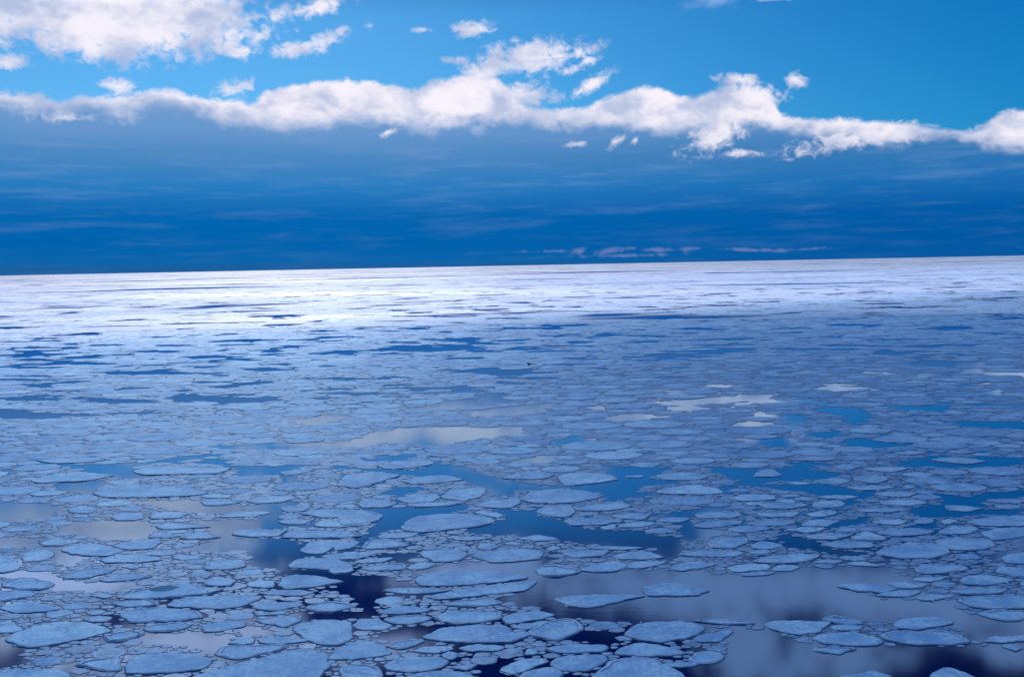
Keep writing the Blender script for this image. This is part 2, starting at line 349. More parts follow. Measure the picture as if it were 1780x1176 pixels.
# ------------------------------------------------------------------ floes measured from the photograph: panel offsets, then outlines (id: x,y ...)
PAN = {'A': (0, 760), 'B': (580, 760), 'C': (1140, 760)}
ZS = 2.78125
FLO = '''
A1 520,240 700,232 900,245 1005,270 900,285 640,293 500,290 450,272
A2 300,545 370,518 480,520 600,548 520,572 420,575 340,562
A3 100,580 150,545 220,545 262,572 190,600 110,600
A4 -40,575 60,575 100,630 60,650 0,655 -40,650
A5 530,385 600,362 680,368 700,390 640,402 560,400
A6 715,385 760,368 850,362 910,372 860,390 740,393
A7 745,435 800,415 900,415 1015,432 930,440 800,447
A8 870,490 900,462 980,455 1065,482 1000,492
A9 720,470 780,460 870,475 830,487 730,485
A10 550,530 600,508 720,495 780,505 740,535 640,545
A11 480,590 560,572 700,570 790,590 700,603 520,607
A12 680,568 740,548 860,552 830,570 720,573
A13 830,585 880,568 960,575 1000,582 900,593
A14 300,683 360,645 440,630 560,632 540,650 420,680
A15 475,692 540,670 640,662 745,673 680,685 540,697
A16 0,715 40,690 110,678 200,690 265,712 200,735 90,738
A17 -30,745 80,742 190,748 130,775 0,795 -40,790
A18 0,825 60,800 160,795 230,808 285,828 200,845 60,850
A19 980,635 1000,605 1080,590 1180,592 1190,620 1120,640 1010,640
A20 975,700 1050,675 1145,690 1110,718 1010,715
A21 560,775 680,740 760,720 900,708 1065,735 960,765 780,782 640,783
A22 1335,715 1380,670 1500,668 1660,697 1540,720 1400,735
A23 1200,705 1260,690 1330,695 1310,725 1220,725
A24 1240,752 1320,740 1450,740 1530,750 1460,765 1320,765
A25 800,815 900,775 1080,765 1270,770 1180,815 1090,832 900,825
A26 535,805 620,785 750,790 770,810 620,822
A27 580,855 660,830 800,825 950,840 985,870 860,890 700,897 620,890
A28 695,925 760,900 880,893 930,905 860,935 740,943
A29 975,910 1080,890 1190,890 1180,915 1060,940 985,940
A30 1235,885 1300,870 1450,865 1455,880 1380,920 1290,905
A31 1410,925 1470,895 1600,880 1700,900 1705,970 1640,1003 1530,1003 1450,960
A32 1470,825 1540,800 1640,795 1725,815 1640,840 1530,843
A33 1400,630 1430,590 1520,583 1640,590 1720,625 1640,645 1520,637
A34 1445,550 1500,505 1640,495 1640,520 1560,562 1490,562
A35 1360,485 1400,455 1500,447 1700,455 1750,478 1640,488 1450,488
A36 1125,470 1150,450 1260,447 1370,455 1340,480 1200,482
A37 1350,345 1400,333 1500,335 1470,355 1390,362
A38 1340,408 1420,395 1500,400 1530,387 1480,420 1390,422
A39 1520,430 1560,400 1680,395 1790,405 1780,425 1640,433
A40 1450,370 1540,350 1680,350 1800,360 1720,385 1560,388
A41 1060,385 1120,365 1230,358 1310,365 1220,385 1120,388
A42 970,308 1060,298 1160,315 1050,330 990,328
A43 1190,305 1260,285 1400,283 1440,295 1350,315 1230,320
A44 970,282 1040,273 1120,280 1100,293 1000,293
A45 560,345 640,333 700,340 660,357 590,358
A46 20,975 100,935 200,905 330,890 470,905 540,940 440,965 300,995 140,1020 70,1000
A47 -40,905 20,890 70,895 115,930 60,945 -30,945
A48 490,965 560,945 680,935 690,955 600,985 520,990
A49 600,1140 620,1080 700,1050 860,1045 1000,1060 1025,1090 980,1120 840,1140 680,1145
A50 1040,1045 1080,1010 1230,1003 1400,1005 1290,1045 1150,1075 1080,1065
A51 1100,998 1150,970 1235,965 1225,998
A52 1245,975 1340,958 1500,980 1420,996 1280,996
A53 930,1160 1100,1110 1280,1062 1460,1022 1585,1052 1590,1110 1560,1150 1500,1190 1000,1190
A56 0,1130 120,1120 300,1125 350,1160 300,1190 0,1190
A57 370,1105 440,1075 590,1060 590,1085 580,1130 480,1125
A58 150,210 260,180 400,170 545,185 420,210 200,222
A59 640,165 760,140 900,140 1110,150 1050,175 860,180 700,182
A60 1350,170 1420,158 1510,150 1500,168 1400,182
A61 180,110 300,105 450,98 500,110 420,122 250,125
A62 190,510 240,492 350,490 390,505 300,522 210,525
A63 330,345 400,333 470,345 420,368 340,365
A64 1220,820 1300,797 1445,797 1460,815 1370,832 1240,835
A66 1230,857 1300,842 1380,840 1370,855 1280,863
A67 1545,578 1640,560 1790,565 1720,586 1640,588
A68 140,275 220,258 330,262 270,280 180,285
A69 400,880 470,862 555,870 520,888 440,891
A70 590,625 630,615 690,622 640,636
A71 430,765 500,752 550,765 500,778
A72 1640,225 1700,205 1800,205 1790,235 1700,240
B1 -25,1070 20,1020 100,990 200,990 280,1045 180,1070 60,1075
B2 20,1120 60,1100 180,1097 240,1130 220,1165 60,1175
B4 90,910 130,880 220,880 285,910 230,932 140,935
B5 240,880 330,860 440,860 480,872 400,900 300,905
B6 210,850 270,825 380,815 470,828 440,845 300,855
B7 485,870 560,840 700,835 810,840 810,880 700,895 580,905
B8 430,965 520,925 680,910 830,910 870,940 960,950 860,990 640,995 500,985
B9 240,740 300,730 460,728 560,742 440,757 300,755
B10 395,700 430,665 560,648 760,648 900,665 940,680 800,703 600,718 430,720
B11 450,772 560,750 700,725 900,700 985,697 930,740 820,755 640,775 500,785
B12 530,805 640,785 760,780 825,800 700,820 570,815
B13 410,560 470,545 600,540 650,565 600,600 480,600
B14 670,570 760,550 900,540 1010,550 1000,585 900,600 760,603
B15 690,528 720,512 770,512 800,528 760,543 710,542
B16 820,512 870,503 910,515 880,523
B17 975,650 1000,628 1060,618 1130,635 1200,650 1100,672 1010,670
B18 1070,785 1130,768 1260,762 1400,762 1500,768 1400,790 1240,825 1140,815
B19 1480,740 1530,715 1650,703 1740,718 1815,745 1740,765 1620,768 1520,765
B20 930,945 990,905 1080,878 1160,880 1210,912 1170,955 1060,985 980,965
B21 815,870 880,850 1000,840 1070,860 1000,880 850,903
B22 850,920 930,900 1040,887 960,925
B23 1410,960 1430,920 1520,890 1700,893 1810,920 1740,965 1600,990 1480,980
B24 1360,1045 1400,1012 1480,993 1600,1008 1705,1045 1600,1058 1440,1058
B25 1020,1022 1120,1003 1300,1003 1330,1020 1300,1038 1100,1043
B26 800,1125 880,1082 1000,1067 1035,1085 960,1118 860,1148
B27 1045,1100 1090,1062 1300,1048 1325,1078 1235,1130 1110,1130
B28 1255,1150 1335,1082 1450,1062 1560,1080 1640,1115 1700,1150 1680,1190 1240,1190
B29 850,1178 960,1123 1050,1112 1105,1137 1060,1180
B30 1590,1097 1640,1087 1755,1087 1740,1105 1620,1112
B32 245,1100 300,1072 440,1057 550,1080 520,1118 400,1138 280,1130
B33 370,1035 450,1012 560,1007 580,1025 480,1045
B34 250,1010 300,990 440,978 400,1008 300,1028
B35 510,1050 560,1035 610,1045 570,1075
B36 590,1017 700,1002 830,1010 800,1030 650,1035
B37 560,1110 620,1097 690,1095 640,1125
B38 920,1045 950,1017 1000,1045 960,1058
B39 320,440 400,385 560,370 720,378 790,410 640,440 430,460
B40 680,365 720,355 820,375 800,392 740,380
B41 215,478 300,460 410,464 360,485 240,490
B42 130,530 180,495 280,492 370,520 260,538 160,542
B43 0,570 100,552 215,560 120,588 20,590
B44 95,605 160,587 290,582 240,603 140,610
B45 -20,640 30,610 95,625 88,650 0,660
B46 130,635 230,614 345,614 345,638 200,647
B47 360,625 420,607 500,612 430,638 370,640
B48 905,295 960,265 1080,252 1220,260 1295,290 1180,315 1030,322 940,315
B49 680,330 740,305 895,297 905,320 840,343 740,340
B50 980,360 1040,332 1150,328 1165,360 1130,388 1030,380
B51 1165,345 1230,322 1380,314 1440,333 1360,353 1220,358
B52 1110,405 1180,392 1340,390 1400,408 1300,423 1160,427
B53 1290,432 1360,420 1355,445 1300,445
B54 1340,378 1420,367 1530,370 1500,398 1400,396
B55 1380,425 1480,410 1570,415 1500,433 1400,437
B56 1550,400 1640,387 1730,393 1680,411 1600,411
B57 1500,450 1580,437 1665,455 1580,467
B58 115,320 160,300 250,298 298,320 260,338 150,342
B59 300,302 380,277 490,272 520,290 480,308 380,318
B60 520,290 570,252 680,240 740,250 720,285 640,306 560,300
B61 345,327 480,312 640,310 560,330 400,338
B62 330,210 400,193 540,185 625,205 500,222 380,225
B63 215,140 300,115 460,112 490,128 380,150 260,152
B64 20,232 60,185 200,168 320,185 260,205 120,245
B65 810,195 900,170 1000,165 1070,183 1000,203 880,203
B66 1080,190 1180,170 1330,180 1375,205 1240,225 1120,233
B67 1410,187 1500,183 1490,193 1420,194
B69 10,400 60,367 180,357 245,380 200,408 60,428
B70 0,470 60,452 135,475 60,490
B71 0,525 40,502 130,507 80,538 10,543
B72 570,490 680,478 750,490 640,500
B73 890,490 1000,472 1095,495 980,502
B74 1100,560 1200,548 1330,545 1300,573 1150,583
B75 1220,537 1340,527 1510,535 1400,544
B76 1340,575 1480,548 1600,580 1520,590 1400,590
B77 1190,645 1250,620 1360,598 1430,620 1340,652
B78 1395,628 1460,602 1610,600 1600,612 1480,635
B79 1020,540 1060,527 1095,540 1050,550
C1 60,635 100,612 200,600 290,615 220,635 120,645
C2 180,975 240,947 380,935 300,990 210,990
C3 150,1075 200,1045 270,1035 345,1060 300,1090 200,1098
C5 0,265 60,245 200,232 300,250 330,270 240,278 60,275
C6 470,190 500,158 570,155 605,185 560,192
C7 350,295 420,278 540,278 580,298 480,308 400,308
C8 745,330 800,308 890,308 918,325 880,338 780,340
C9 500,325 600,315 740,325 660,345 540,345
C10 185,378 250,362 400,362 420,380 340,392 220,392
C11 185,430 260,405 420,405 400,420 260,440
C12 340,450 400,430 530,430 550,445 440,462
C13 480,370 560,358 700,365 660,385 540,388
C14 440,415 560,397 680,405 640,425 500,428
C15 700,415 780,397 890,405 820,430 720,430
C16 620,450 720,434 830,440 740,462
C17 730,370 800,357 880,360 830,382 760,385
C18 770,290 870,278 985,288 900,300
C19 925,243 1000,235 1160,240 1080,255 980,255
C20 760,210 860,197 950,207 900,228 830,228
C21 950,195 1040,180 1130,200 1060,225 980,213
C22 1085,312 1180,299 1290,306 1320,320 1200,333 1120,328
C23 1060,270 1160,262 1270,272 1200,288 1100,285
C24 1395,330 1480,330 1580,345 1500,360 1410,350
C25 1240,405 1290,390 1350,400 1320,418 1260,418
C26 1370,405 1420,395 1460,408 1410,423
C27 965,350 1080,342 1215,350 1140,362 1010,362
C28 1590,310 1680,298 1800,305 1740,322
C29 720,475 820,465 945,475 860,495 760,492
C30 800,515 880,502 1040,510 1040,535 920,540 840,530
C31 950,480 1020,455 1120,488 1080,501 960,497
C32 1075,465 1120,445 1250,440 1355,455 1300,472 1150,478
C33 1060,560 1120,530 1240,510 1380,520 1430,560 1320,585 1160,585
C34 1245,635 1290,617 1420,614 1520,630 1440,655 1300,662
C35 1670,590 1700,565 1800,555 1800,610 1720,610
C36 1370,455 1420,435 1540,432 1560,450 1500,468 1400,470
C37 1500,410 1600,387 1790,382 1780,428 1600,430
C38 1575,465 1640,442 1790,437 1780,480 1640,498
C39 1340,502 1450,487 1600,492 1650,525 1540,548 1420,543
C40 245,510 320,480 420,482 450,505 380,538 280,535
C41 460,520 520,502 625,525 560,540 470,538
C42 105,565 200,547 340,544 440,560 380,578 220,578
C43 445,560 500,542 560,550 520,568
C44 460,600 560,572 700,562 795,572 720,605 580,610
C45 340,632 430,612 545,614 550,638 460,648 370,650
C46 560,632 620,617 705,625 660,645 580,648
C47 405,660 480,650 570,655 510,672 430,670
C48 760,605 820,590 905,600 860,612
C49 880,580 950,572 1030,588 960,598
C50 912,612 1000,600 1095,625 980,622
C51 870,720 960,705 1105,712 1165,735 1090,755 980,742
C52 1070,764 1150,742 1290,742 1230,770 1140,772
C53 1255,777 1330,757 1450,764 1380,785 1290,788
C54 1112,705 1200,697 1330,710 1250,733 1170,727
C55 1455,790 1500,770 1620,764 1790,772 1800,825 1640,830 1530,820
C56 1420,745 1540,724 1700,735 1640,760 1480,760
C57 1465,690 1500,670 1600,665 1740,690 1640,713 1500,713
C58 1540,850 1640,834 1790,842 1780,885 1680,890 1600,870
C59 1140,905 1190,880 1300,868 1400,878 1435,900 1360,918 1260,930 1180,925
C60 1075,960 1130,940 1280,937 1440,945 1515,990 1420,1008 1250,1005 1120,985
C61 515,905 570,890 720,890 840,895 790,940 700,957 600,945
C62 765,972 830,947 960,942 1060,965 1090,1005 940,1010 800,995
C63 800,880 860,865 950,880 1010,903 940,908 850,898
C64 845,925 880,905 980,907 1000,928 900,933
C65 760,1022 860,1014 970,1022 900,1045 800,1040
C66 1580,988 1640,965 1800,960 1790,985 1680,993
C67 1680,1007 1730,1002 1775,1022 1740,1032
C68 1330,1150 1370,1118 1420,1115 1500,1140 1560,1180 1320,1190
C69 880,1160 960,1142 1060,1132 1150,1160 1100,1185 900,1185
C72 1040,412 1120,397 1220,405 1160,425
C73 1240,690 1300,674 1400,680 1330,700
C74 180,888 320,880 485,900 350,905
C75 640,110 740,92 880,100 820,115
C76 845,145 920,127 990,140 930,160
C77 1010,155 1100,142 1220,150 1130,170
C78 1190,240 1220,230 1260,240 1220,250
C79 1330,110 1450,97 1600,115 1500,130
C80 1400,72 1480,62 1540,72 1470,80
C81 1150,75 1240,64 1320,72 1230,85
'''
WAT = '''
A 330,130 640,128 900,90 1060,85 900,110 700,130 640,165 820,187 600,200 545,190 420,175
A 250,225 500,205 510,225 430,262 350,265
A -60,315 230,318 310,330 250,385 60,400 -60,402
A 330,405 740,400 740,440 700,490 520,495 390,465 270,460
A -60,478 200,490 170,525 40,525 -60,540
A 230,530 300,520 300,550 420,580 340,620 260,600
A -60,672 30,645 240,640 300,690 480,700 700,695 640,735 370,745 280,735 200,690 100,675
A 640,305 960,300 1060,335 1160,320 1170,355 1010,370 830,350
A 1180,330 1350,310 1480,305 1350,345 1350,400 1500,430 1250,440 1230,400 1320,365 1180,345
A 950,400 1230,395 1250,435 1120,460 1140,490 1220,500 1210,550 1070,550 870,545 1060,490
A 1220,490 1350,490 1440,500 1450,550 1530,565 1420,595 1390,640 1300,635 1190,620 1200,560
A 1390,645 1520,640 1700,668 1800,664 1995,695 1940,715 1850,750 1820,800 1800,840 1720,810 1640,745 1590,735 1660,700 1500,668
A 1430,850 1700,840 1850,850 1800,870 1480,880
A 520,895 570,880 680,905 620,925
A 700,950 900,945 1130,950 1060,1010 1040,1050 980,1030 860,1000 660,1000
A 1150,935 1210,905 1350,935 1220,955
A -60,990 0,990 120,1030 130,1080 60,1110 -60,1110
A 310,1105 345,1090 440,1090 370,1125 320,1115
A 1130,140 1500,135 1350,160 1350,180 1180,185
A 1370,185 1420,190 1415,240 1390,265 1370,240
A 980,45 1300,28 1780,20 1780,45 1200,60
A 1050,95 1130,130 1130,145 930,120
B 0,132 100,150 380,160 500,125 640,140 700,175 850,205 1100,240 1100,250 880,258 850,282 770,285 740,245 620,205 400,188 200,162 0,150
B 1100,240 1240,228 1380,205 1320,165 1250,130 1400,140 1650,148 1560,180 1500,195 1700,218 1480,240 1480,262 1560,275 1320,308 1290,270 1150,250
B 235,275 280,240 460,240 380,270 300,275
B 150,345 300,340 660,320 620,350 500,375 390,385 300,440 210,470 130,510 100,550 20,550 100,520 140,480 240,385
B 620,455 800,410 830,375 760,350 980,352 1000,385 1110,400 1160,430 1300,448 1500,455 1600,500 1550,540 1450,530 1250,520 1100,495 900,470 750,470
B 1080,550 1020,575 900,603 650,600 500,620 390,650 540,655 780,645 940,660 980,630 1050,600
B 690,1140 720,1100 860,1060 900,1070 800,1120 860,1160 1110,1140 1250,1150 1240,1190 700,1190
B 1210,940 1360,930 1410,960 1370,1000 1200,985 1100,980
B 380,910 560,900 500,930 440,960 280,985 150,985 250,945
B 230,560 400,560 400,620 300,600 220,580
B 860,120 1000,88 1080,85 1060,115 1000,125
B 170,115 240,85 420,85 330,110
B 440,78 520,92 500,105 460,95
C 250,145 470,150 600,150 640,140 840,165 940,180 760,205 560,215 460,230 400,235 330,270 300,240 440,215 330,190
C 640,125 800,118 850,135 700,145
C 460,230 760,220 930,240 980,258 1060,262 1040,285 980,290 770,275 740,265 560,250
C 920,305 990,300 960,330 930,335
C -10,370 180,350 260,325 340,350 240,362 170,390 -10,385
C 100,410 180,400 190,430 340,455 240,475 200,500 130,500
C 580,470 700,475 790,510 830,540 920,545 1040,560 900,575 760,545 640,520
C 880,410 1000,380 1050,385 960,425 780,455
C 1220,350 1330,330 1400,325 1360,270 1500,290 1600,265 1790,255 1790,290 1600,300 1580,350 1780,345 1790,370 1500,375 1340,390 1240,375
C 1230,420 1300,415 1360,420 1350,440 1240,435
C 1180,120 1330,90 1780,100 1780,130 1500,150 1350,140 1200,145
C 930,20 1060,15 1100,40 1240,50 980,45
C 380,5 620,5 690,10 660,50 600,45 420,30
C 1650,550 1780,545 1780,560 1700,570 1660,590 1600,570
C 1050,590 1150,600 1140,620 1060,605
C -10,475 110,480 130,540 100,590 60,600 -10,560
P 915,1005 960,995 1010,990 1100,990 1200,990 1270,1000 1340,1000 1400,985 1540,985 1580,1005 1455,1020 1530,1040 1650,1045 1690,1065 1830,1085 1830,1130 1690,1110 1655,1085 1650,1075 1540,1078 1500,1075 1320,1080 1250,1075 1090,1082 1000,1073 960,1065 880,1045 890,1030
P 1280,1088 1330,1095 1420,1130 1500,1120 1690,1125 1830,1120 1830,1240 1180,1240 1200,1160 1260,1135
P 600,768 640,752 720,742 900,742 912,755 800,765 770,775 700,770
P 810,715 900,705 960,700 950,715 890,722 820,722
P 500,735 560,722 615,722 560,738
P 1045,728 1100,718 1170,724 1080,732
P 1150,708 1200,703 1250,712 1170,714
P 1120,700 1300,685 1350,685 1330,695 1200,704
P 1000,708 1055,705 1055,712
P 1265,740 1300,732 1355,735 1320,742
P 1320,716 1355,722 1355,728 1300,724
P 1410,675 1450,670 1515,674 1460,680
P 1415,712 1440,706 1490,708 1520,725 1485,740 1455,722
P 1360,718 1400,722 1395,745 1365,738
P 1400,755 1460,748 1455,762 1420,762
P 1470,765 1500,762 1580,775 1480,776
P 1530,705 1650,705 1640,714 1560,712
P 945,768 1010,755 1030,762 960,775
P 1640,730 1820,735 1820,745 1680,742
P 1700,680 1740,678 1735,690
P 1600,625 1700,632 1640,636
P 1590,648 1650,650 1600,656
'''
ELLI = [(50,693,110,9),(210,697,120,10),(325,692,60,22),(400,693,120,8),(30,660,110,5),(250,648,170,10),(460,642,70,7),(600,658,150,5),(60,625,70,5),(40,638,100,5),(370,620,100,6),(270,611,90,5),(60,604,80,4),(125,630,30,4),(470,611,30,5),(90,720,170,10),(230,718,80,5),(625,684,130,5),
        (740,606,180,12),(840,610,60,6),(910,607,70,5),(960,610,80,4),(610,616,30,5),(720,571,60,4),(775,577,25,4),(905,604,20,5),(1005,595,40,6),(1060,582,40,8),(1120,594,60,4),(985,566,80,4),(1400,607,120,4),(1240,600,60,4),(1200,611,90,4),(1460,600,60,4),(80,588,60,4),(180,600,60,4),(560,575,50,4),(700,595,60,4),(1560,590,90,4),(1660,600,80,4)]

# hand-written phrases for the most distinctive floes: id: (short name, label)
NICK = {
 'A22': ('spearhead floe', 'pale spearhead shaped floe pointing right over the dark navy lead'),
 'A21': ('melt pool floe', 'wide pale floe holding a teal melt pool'),
 'A46': ('biggest bottom left floe', 'huge pale oval floe with a dark notch near its lower left end'),
 'A53': ('broad floe cut by the bottom edge', 'very broad sloping floe reaching the bottom edge, left of centre'),
 'A49': ('domed floe at the bottom', 'large pale domed floe right of the small black hole at bottom left'),
 'A56': ('bottom left corner floe', 'flat floe filling the bottom left corner of the photograph'),
 'A57': ('narrow floe beside the black hole', 'narrow crusty floe right of the small black water hole at bottom left'),
 'A50': ('teardrop floe', 'teardrop shaped pale floe pointing right under the pale pool at bottom left'),
 'A31': ('heart shaped floe', 'large heart shaped floe standing alone right of the bottom left pack'),
 'A27': ('wide brick shaped floe', 'wide flat floe with a dark lower edge above the long pale pool at bottom left'),
 'A25': ('blade shaped floe', 'long blade shaped floe slanting up to the right beneath the melt pool floe'),
 'A16': ('turtle shaped floe', 'smooth domed floe ringed by a dark line at the left edge above two stacked floes'),
 'A18': ('thick left edge floe', 'wide floe at the left edge with a black gap under its right end'),
 'A17': ('left edge wedge floe', 'wedge shaped floe at the left edge between two wide domed floes'),
 'A14': ('swept tail floe', 'slim floe sweeping up to the right on the left pale water'),
 'A2': ('almond floe', 'almond shaped pale floe right of the pale channel in the left part'),
 'A3': ('pebble shaped floe', 'rounded pebble shaped floe left of the pale channel near the left edge'),
 'A1': ('long flat floe', 'long smooth pale floe under the bright blue lead at left'),
 'A33': ('shield shaped floe', 'pale shield shaped floe enclosed by dark navy water left of centre'),
 'A34': ('leaning slab floe', 'bright leaning floe at the right rim of the dark navy pool'),
 'A35': ('lid floe', 'long low floe lying across the top of the dark navy pool'),
 'A19': ('lumpy grey floe', 'lumpy floe at the left rim of the dark navy pool'),
 'A32': ('duck shaped floe', 'small pointed floe under the spearhead floe beside navy water'),
 'A48': ('dark lipped floe', 'narrow floe with bright right tip and black lip left of the long pale pool'),
 'A58': ('blue lead tongue floe', 'thin floe tongue reaching right into the bright blue lead at left'),
 'A8': ('pale pool arrow floe', 'floe pointing right into the pale pool above the dark navy pool'),
 'A7': ('upper pale pool floe', 'long floe left of the pale pool, just above the arrow shaped one'),
 'A5': ('left pale pool rim floe', 'oval floe along the upper rim of the left pale pool'),
 'B1': ('rounded bottom floe', 'large rounded floe with speckled frost right of the broad sloping bottom floe'),
 'B2': ('lower rounded floe', 'rounded floe cut by the bottom edge under a larger rounded floe, left of centre'),
 'B32': ('frosted oval floe', 'frosted oval floe at the bottom just left of the blackest water'),
 'B8': ('ragged central floe', 'wide ragged floe near the bottom centre with a torn right end'),
 'B7': ('blunt ended floe', 'wide floe with blunt right end above the ragged central floe'),
 'B10': ('great central oval floe', 'big smooth oval floe at the left end of the grey reflection'),
 'B11': ('crescent under the great oval', 'long crescent of ice lying under the great central oval floe'),
 'B13': ('twin floe', 'left one of two round floes just above the pale channel in the centre'),
 'B14': ('larger twin floe', 'right and larger one of two round floes above the pale channel in the centre'),
 'B15': ('button floe', 'small round button floe behind the two round floes in the centre'),
 'B17': ('white crested floe', 'round floe with a white crest at the upper left of the grey reflection'),
 'B18': ('long boat shaped floe', 'long boat shaped floe alone on the grey reflection with crusty near edge'),
 'B19': ('oval floe on the grey reflection', 'dark ringed oval floe alone in the middle of the grey reflection'),
 'B20': ('guitar pick floe', 'smooth rounded triangular floe just below the grey reflection, right of centre bottom'),
 'B21': ('notched floe', 'wide floe with a dark notch at its left, left of the guitar pick shaped one'),
 'B23': ('broad lower floe', 'broad smooth floe under the lower edge of the grey reflection'),
 'B24': ('low ringed floe', 'low oval floe with crusty ring, above the bottom edge right of centre'),
 'B27': ('wide bottom slab', 'wide flat slab floe directly above the black water at the bottom centre'),
 'B28': ('bottom slab beside black water', 'wide slab floe cut by the bottom edge left of the black pool'),
 'B39': ('big tilted floe', 'big pale floe tapering down to the left inside the central blue leads'),
 'B48': ('smooth central blue lead floe', 'smooth oval floe under the fork of the bright blue leads right of centre'),
 'B60': ('round ended floe', 'rounded floe at the right end of the pack left of the forked blue lead'),
 'B62': ('long upper lead floe', 'long low floe along the upper blue lead in the centre'),
 'B69': ('stacked left lead floe', 'broad floe left of the diagonal blue lead in the centre'),
 'B42': ('floe under the diagonal lead', 'tapered floe right of the lower end of the diagonal blue lead'),
 'B66': ('point floe', 'floe pointing right into the fork of the blue lead'),
 'C5': ('arched floe', 'gently arched floe along the near side of the blue lead, right of centre'),
 'C6': ('dome floe', 'small dome shaped floe alone in the dark blue lead at right'),
 'C24': ('black lead floe', 'short floe alone in the dark navy water near the right edge'),
 'C25': ('rimmed saucer floe', 'small saucer shaped floe with raised rim in the navy water at right'),
 'C26': ('small saucer', 'smaller saucer floe right of the rimmed one in navy water'),
 'C33': ('grey blue mound floe', 'wide smooth darker blue floe at right, above the navy gaps'),
 'C34': ('paddle shaped floe', 'wide paddle shaped floe below the darker blue mound floe'),
 'C42': ('knife shaped floe', 'long knife shaped floe at the upper edge of the grey reflection'),
 'C44': ('keel shaped floe', 'bright keel shaped floe pointing right at the upper edge of the grey reflection'),
 'C45': ('clustered upper floe', 'crusty floe in a small cluster on the upper rim of the grey reflection'),
 'C51': ('arrow tip floe', 'long floe with sharp tip pointing left into the grey reflection'),
 'C55': ('right edge shelf floe', 'large shelf like floe at the right edge beside the grey reflection'),
 'C59': ('lens floe', 'smooth lens shaped floe alone at lower right above a larger floe'),
 'C60': ('largest lower right floe', 'large smooth floe with dark lower edge beside black water at lower right'),
 'C61': ('bowl shaped floe', 'bowl shaped smooth floe with a bright left rim at lower right'),
 'C62': ('crusty wedge floe', 'wedge floe with crusty back at lower right, below a thin crescent'),
 'C63': ('thin crescent floe', 'thin crescent floe with a white ridge behind the bowl shaped floe'),
 'C65': ('white ridged canoe floe', 'small canoe shaped floe with white ridge, lowest of the lower right cluster'),
 'C66': ('right edge sliver floe', 'slender floe at the lower right edge over the black water'),
 'C68': ('bottom right hump floe', 'hump shaped floe cut by the bottom edge at lower right'),
 'C69': ('crusty bottom crescent', 'crusty crescent of ice at the bottom edge under the lower right cluster'),
 'C3': ('rounded right bottom floe', 'rounded floe right of the bottom slabs, left of the blue black water'),
 'C2': ('tail floe', 'small pointed floe attached at the right of the broad lower floe'),
}

# ------------------------------------------------------------------ geometry of the pack: all in metres on the water
def parse(line, off):
    return [ground(off[0] + float(q.split(',')[0]) / off[2], off[1] + float(q.split(',')[1]) / off[2]) for q in line.split()]
OFF = {k_: (v[0], v[1], ZS) for k_, v in PAN.items()}; OFF['P'] = (0, 0, 1.0)
TR = []
for ln in FLO.strip().splitlines():
    i, rest = ln.split(' ', 1); TR.append((i, np.array(parse(rest, OFF[i[0]]))))
WP = []
for ln in WAT.strip().splitlines():
    i, rest = ln.split(' ', 1); WP.append(np.array(parse(rest, OFF[i])))
for k_ in range(110):
    y_ = RND.uniform(574, 705); ELLI.append((RND.uniform(0, 1780), y_, RND.uniform(18, 75), RND.uniform(2.0, 4.5) * (y_ - 462) / 150))
for (cx, cy, w, h) in ELLI:
    pts = []; tl_ = RND.uniform(-0.02, 0.02)
    for k_ in range(16):
        a = k_ / 16 * 2 * math.pi; rr = RND.uniform(0.6, 1.15); sn = math.sin(a); X_ = w * 0.58 * math.cos(a) * RND.uniform(0.85, 1.1)
        pts.append(ground(cx + X_, cy + X_ * tl_ + h * 0.42 * math.copysign(abs(sn) ** 1.7, sn) * rr))
    WP.append(np.array(pts))

def chaikin(p, n=1, q=0.25):
    for _ in range(n):
        nx = np.roll(p, -1, 0)
        p = np.stack([p * (1 - q) + nx * q, p * q + nx * (1 - q)], 1).reshape(-1, 2)
    return p
def catmull(p, n=6):
    a, b_, c_, d_ = np.roll(p, 1, 0), p, np.roll(p, -1, 0), np.roll(p, -2, 0); o = []
    for k_ in range(n):
        t = k_ / n; o.append(hermite(b_, c_, (c_ - a) * 0.26, (d_ - b_) * 0.26, t))
    return np.stack(o, 1).reshape(-1, 2)
def hermite(p0, p1, m0, m1, t):
    return (2 * t ** 3 - 3 * t ** 2 + 1) * p0 + (t ** 3 - 2 * t ** 2 + t) * m0 + (-2 * t ** 3 + 3 * t ** 2) * p1 + (t ** 3 - t ** 2) * m1
def area(p):
    x, y = p[:, 0], p[:, 1]; return 0.5 * float(np.sum(x * np.roll(y, -1) - y * np.roll(x, -1)))
def inside(P_, poly):
    x, y = P_[:, 0], P_[:, 1]; res = np.zeros(len(P_), bool); n = len(poly); j = n - 1
    for i in range(n):
        xi, yi = poly[i]; xj, yj = poly[j]
        if yi != yj:
            c_ = ((yi > y) != (yj > y)) & (x < (xj - xi) * (y - yi) / (yj - yi) + xi); res ^= c_
        j = i
    return res
def resample(p, step):
    q = np.vstack([p, p[:1]]); L = np.sqrt(((q[1:] - q[:-1]) ** 2).sum(1)); s = np.concatenate([[0], np.cumsum(L)])
    n = max(8, int(s[-1] / step)); t = np.linspace(0, s[-1], n, endpoint=False)
    return np.stack([np.interp(t, s, q[:, 0]), np.interp(t, s, q[:, 1])], 1)
def roughen(p, amp, sc_, seed):
    c_ = p.mean(0); o = []
    for x, y in p:
        n_ = mnoise.noise(Vector((x * sc_, y * sc_, seed))) + 0.5 * mnoise.noise(Vector((x * sc_ * 2.7, y * sc_ * 2.7, seed + 9)))
        d_ = np.array([x, y]) - c_; L = max(math.hypot(*d_), 1e-3)
        o.append(c_ + d_ * (1 + amp * n_ / L))
    return np.array(o)

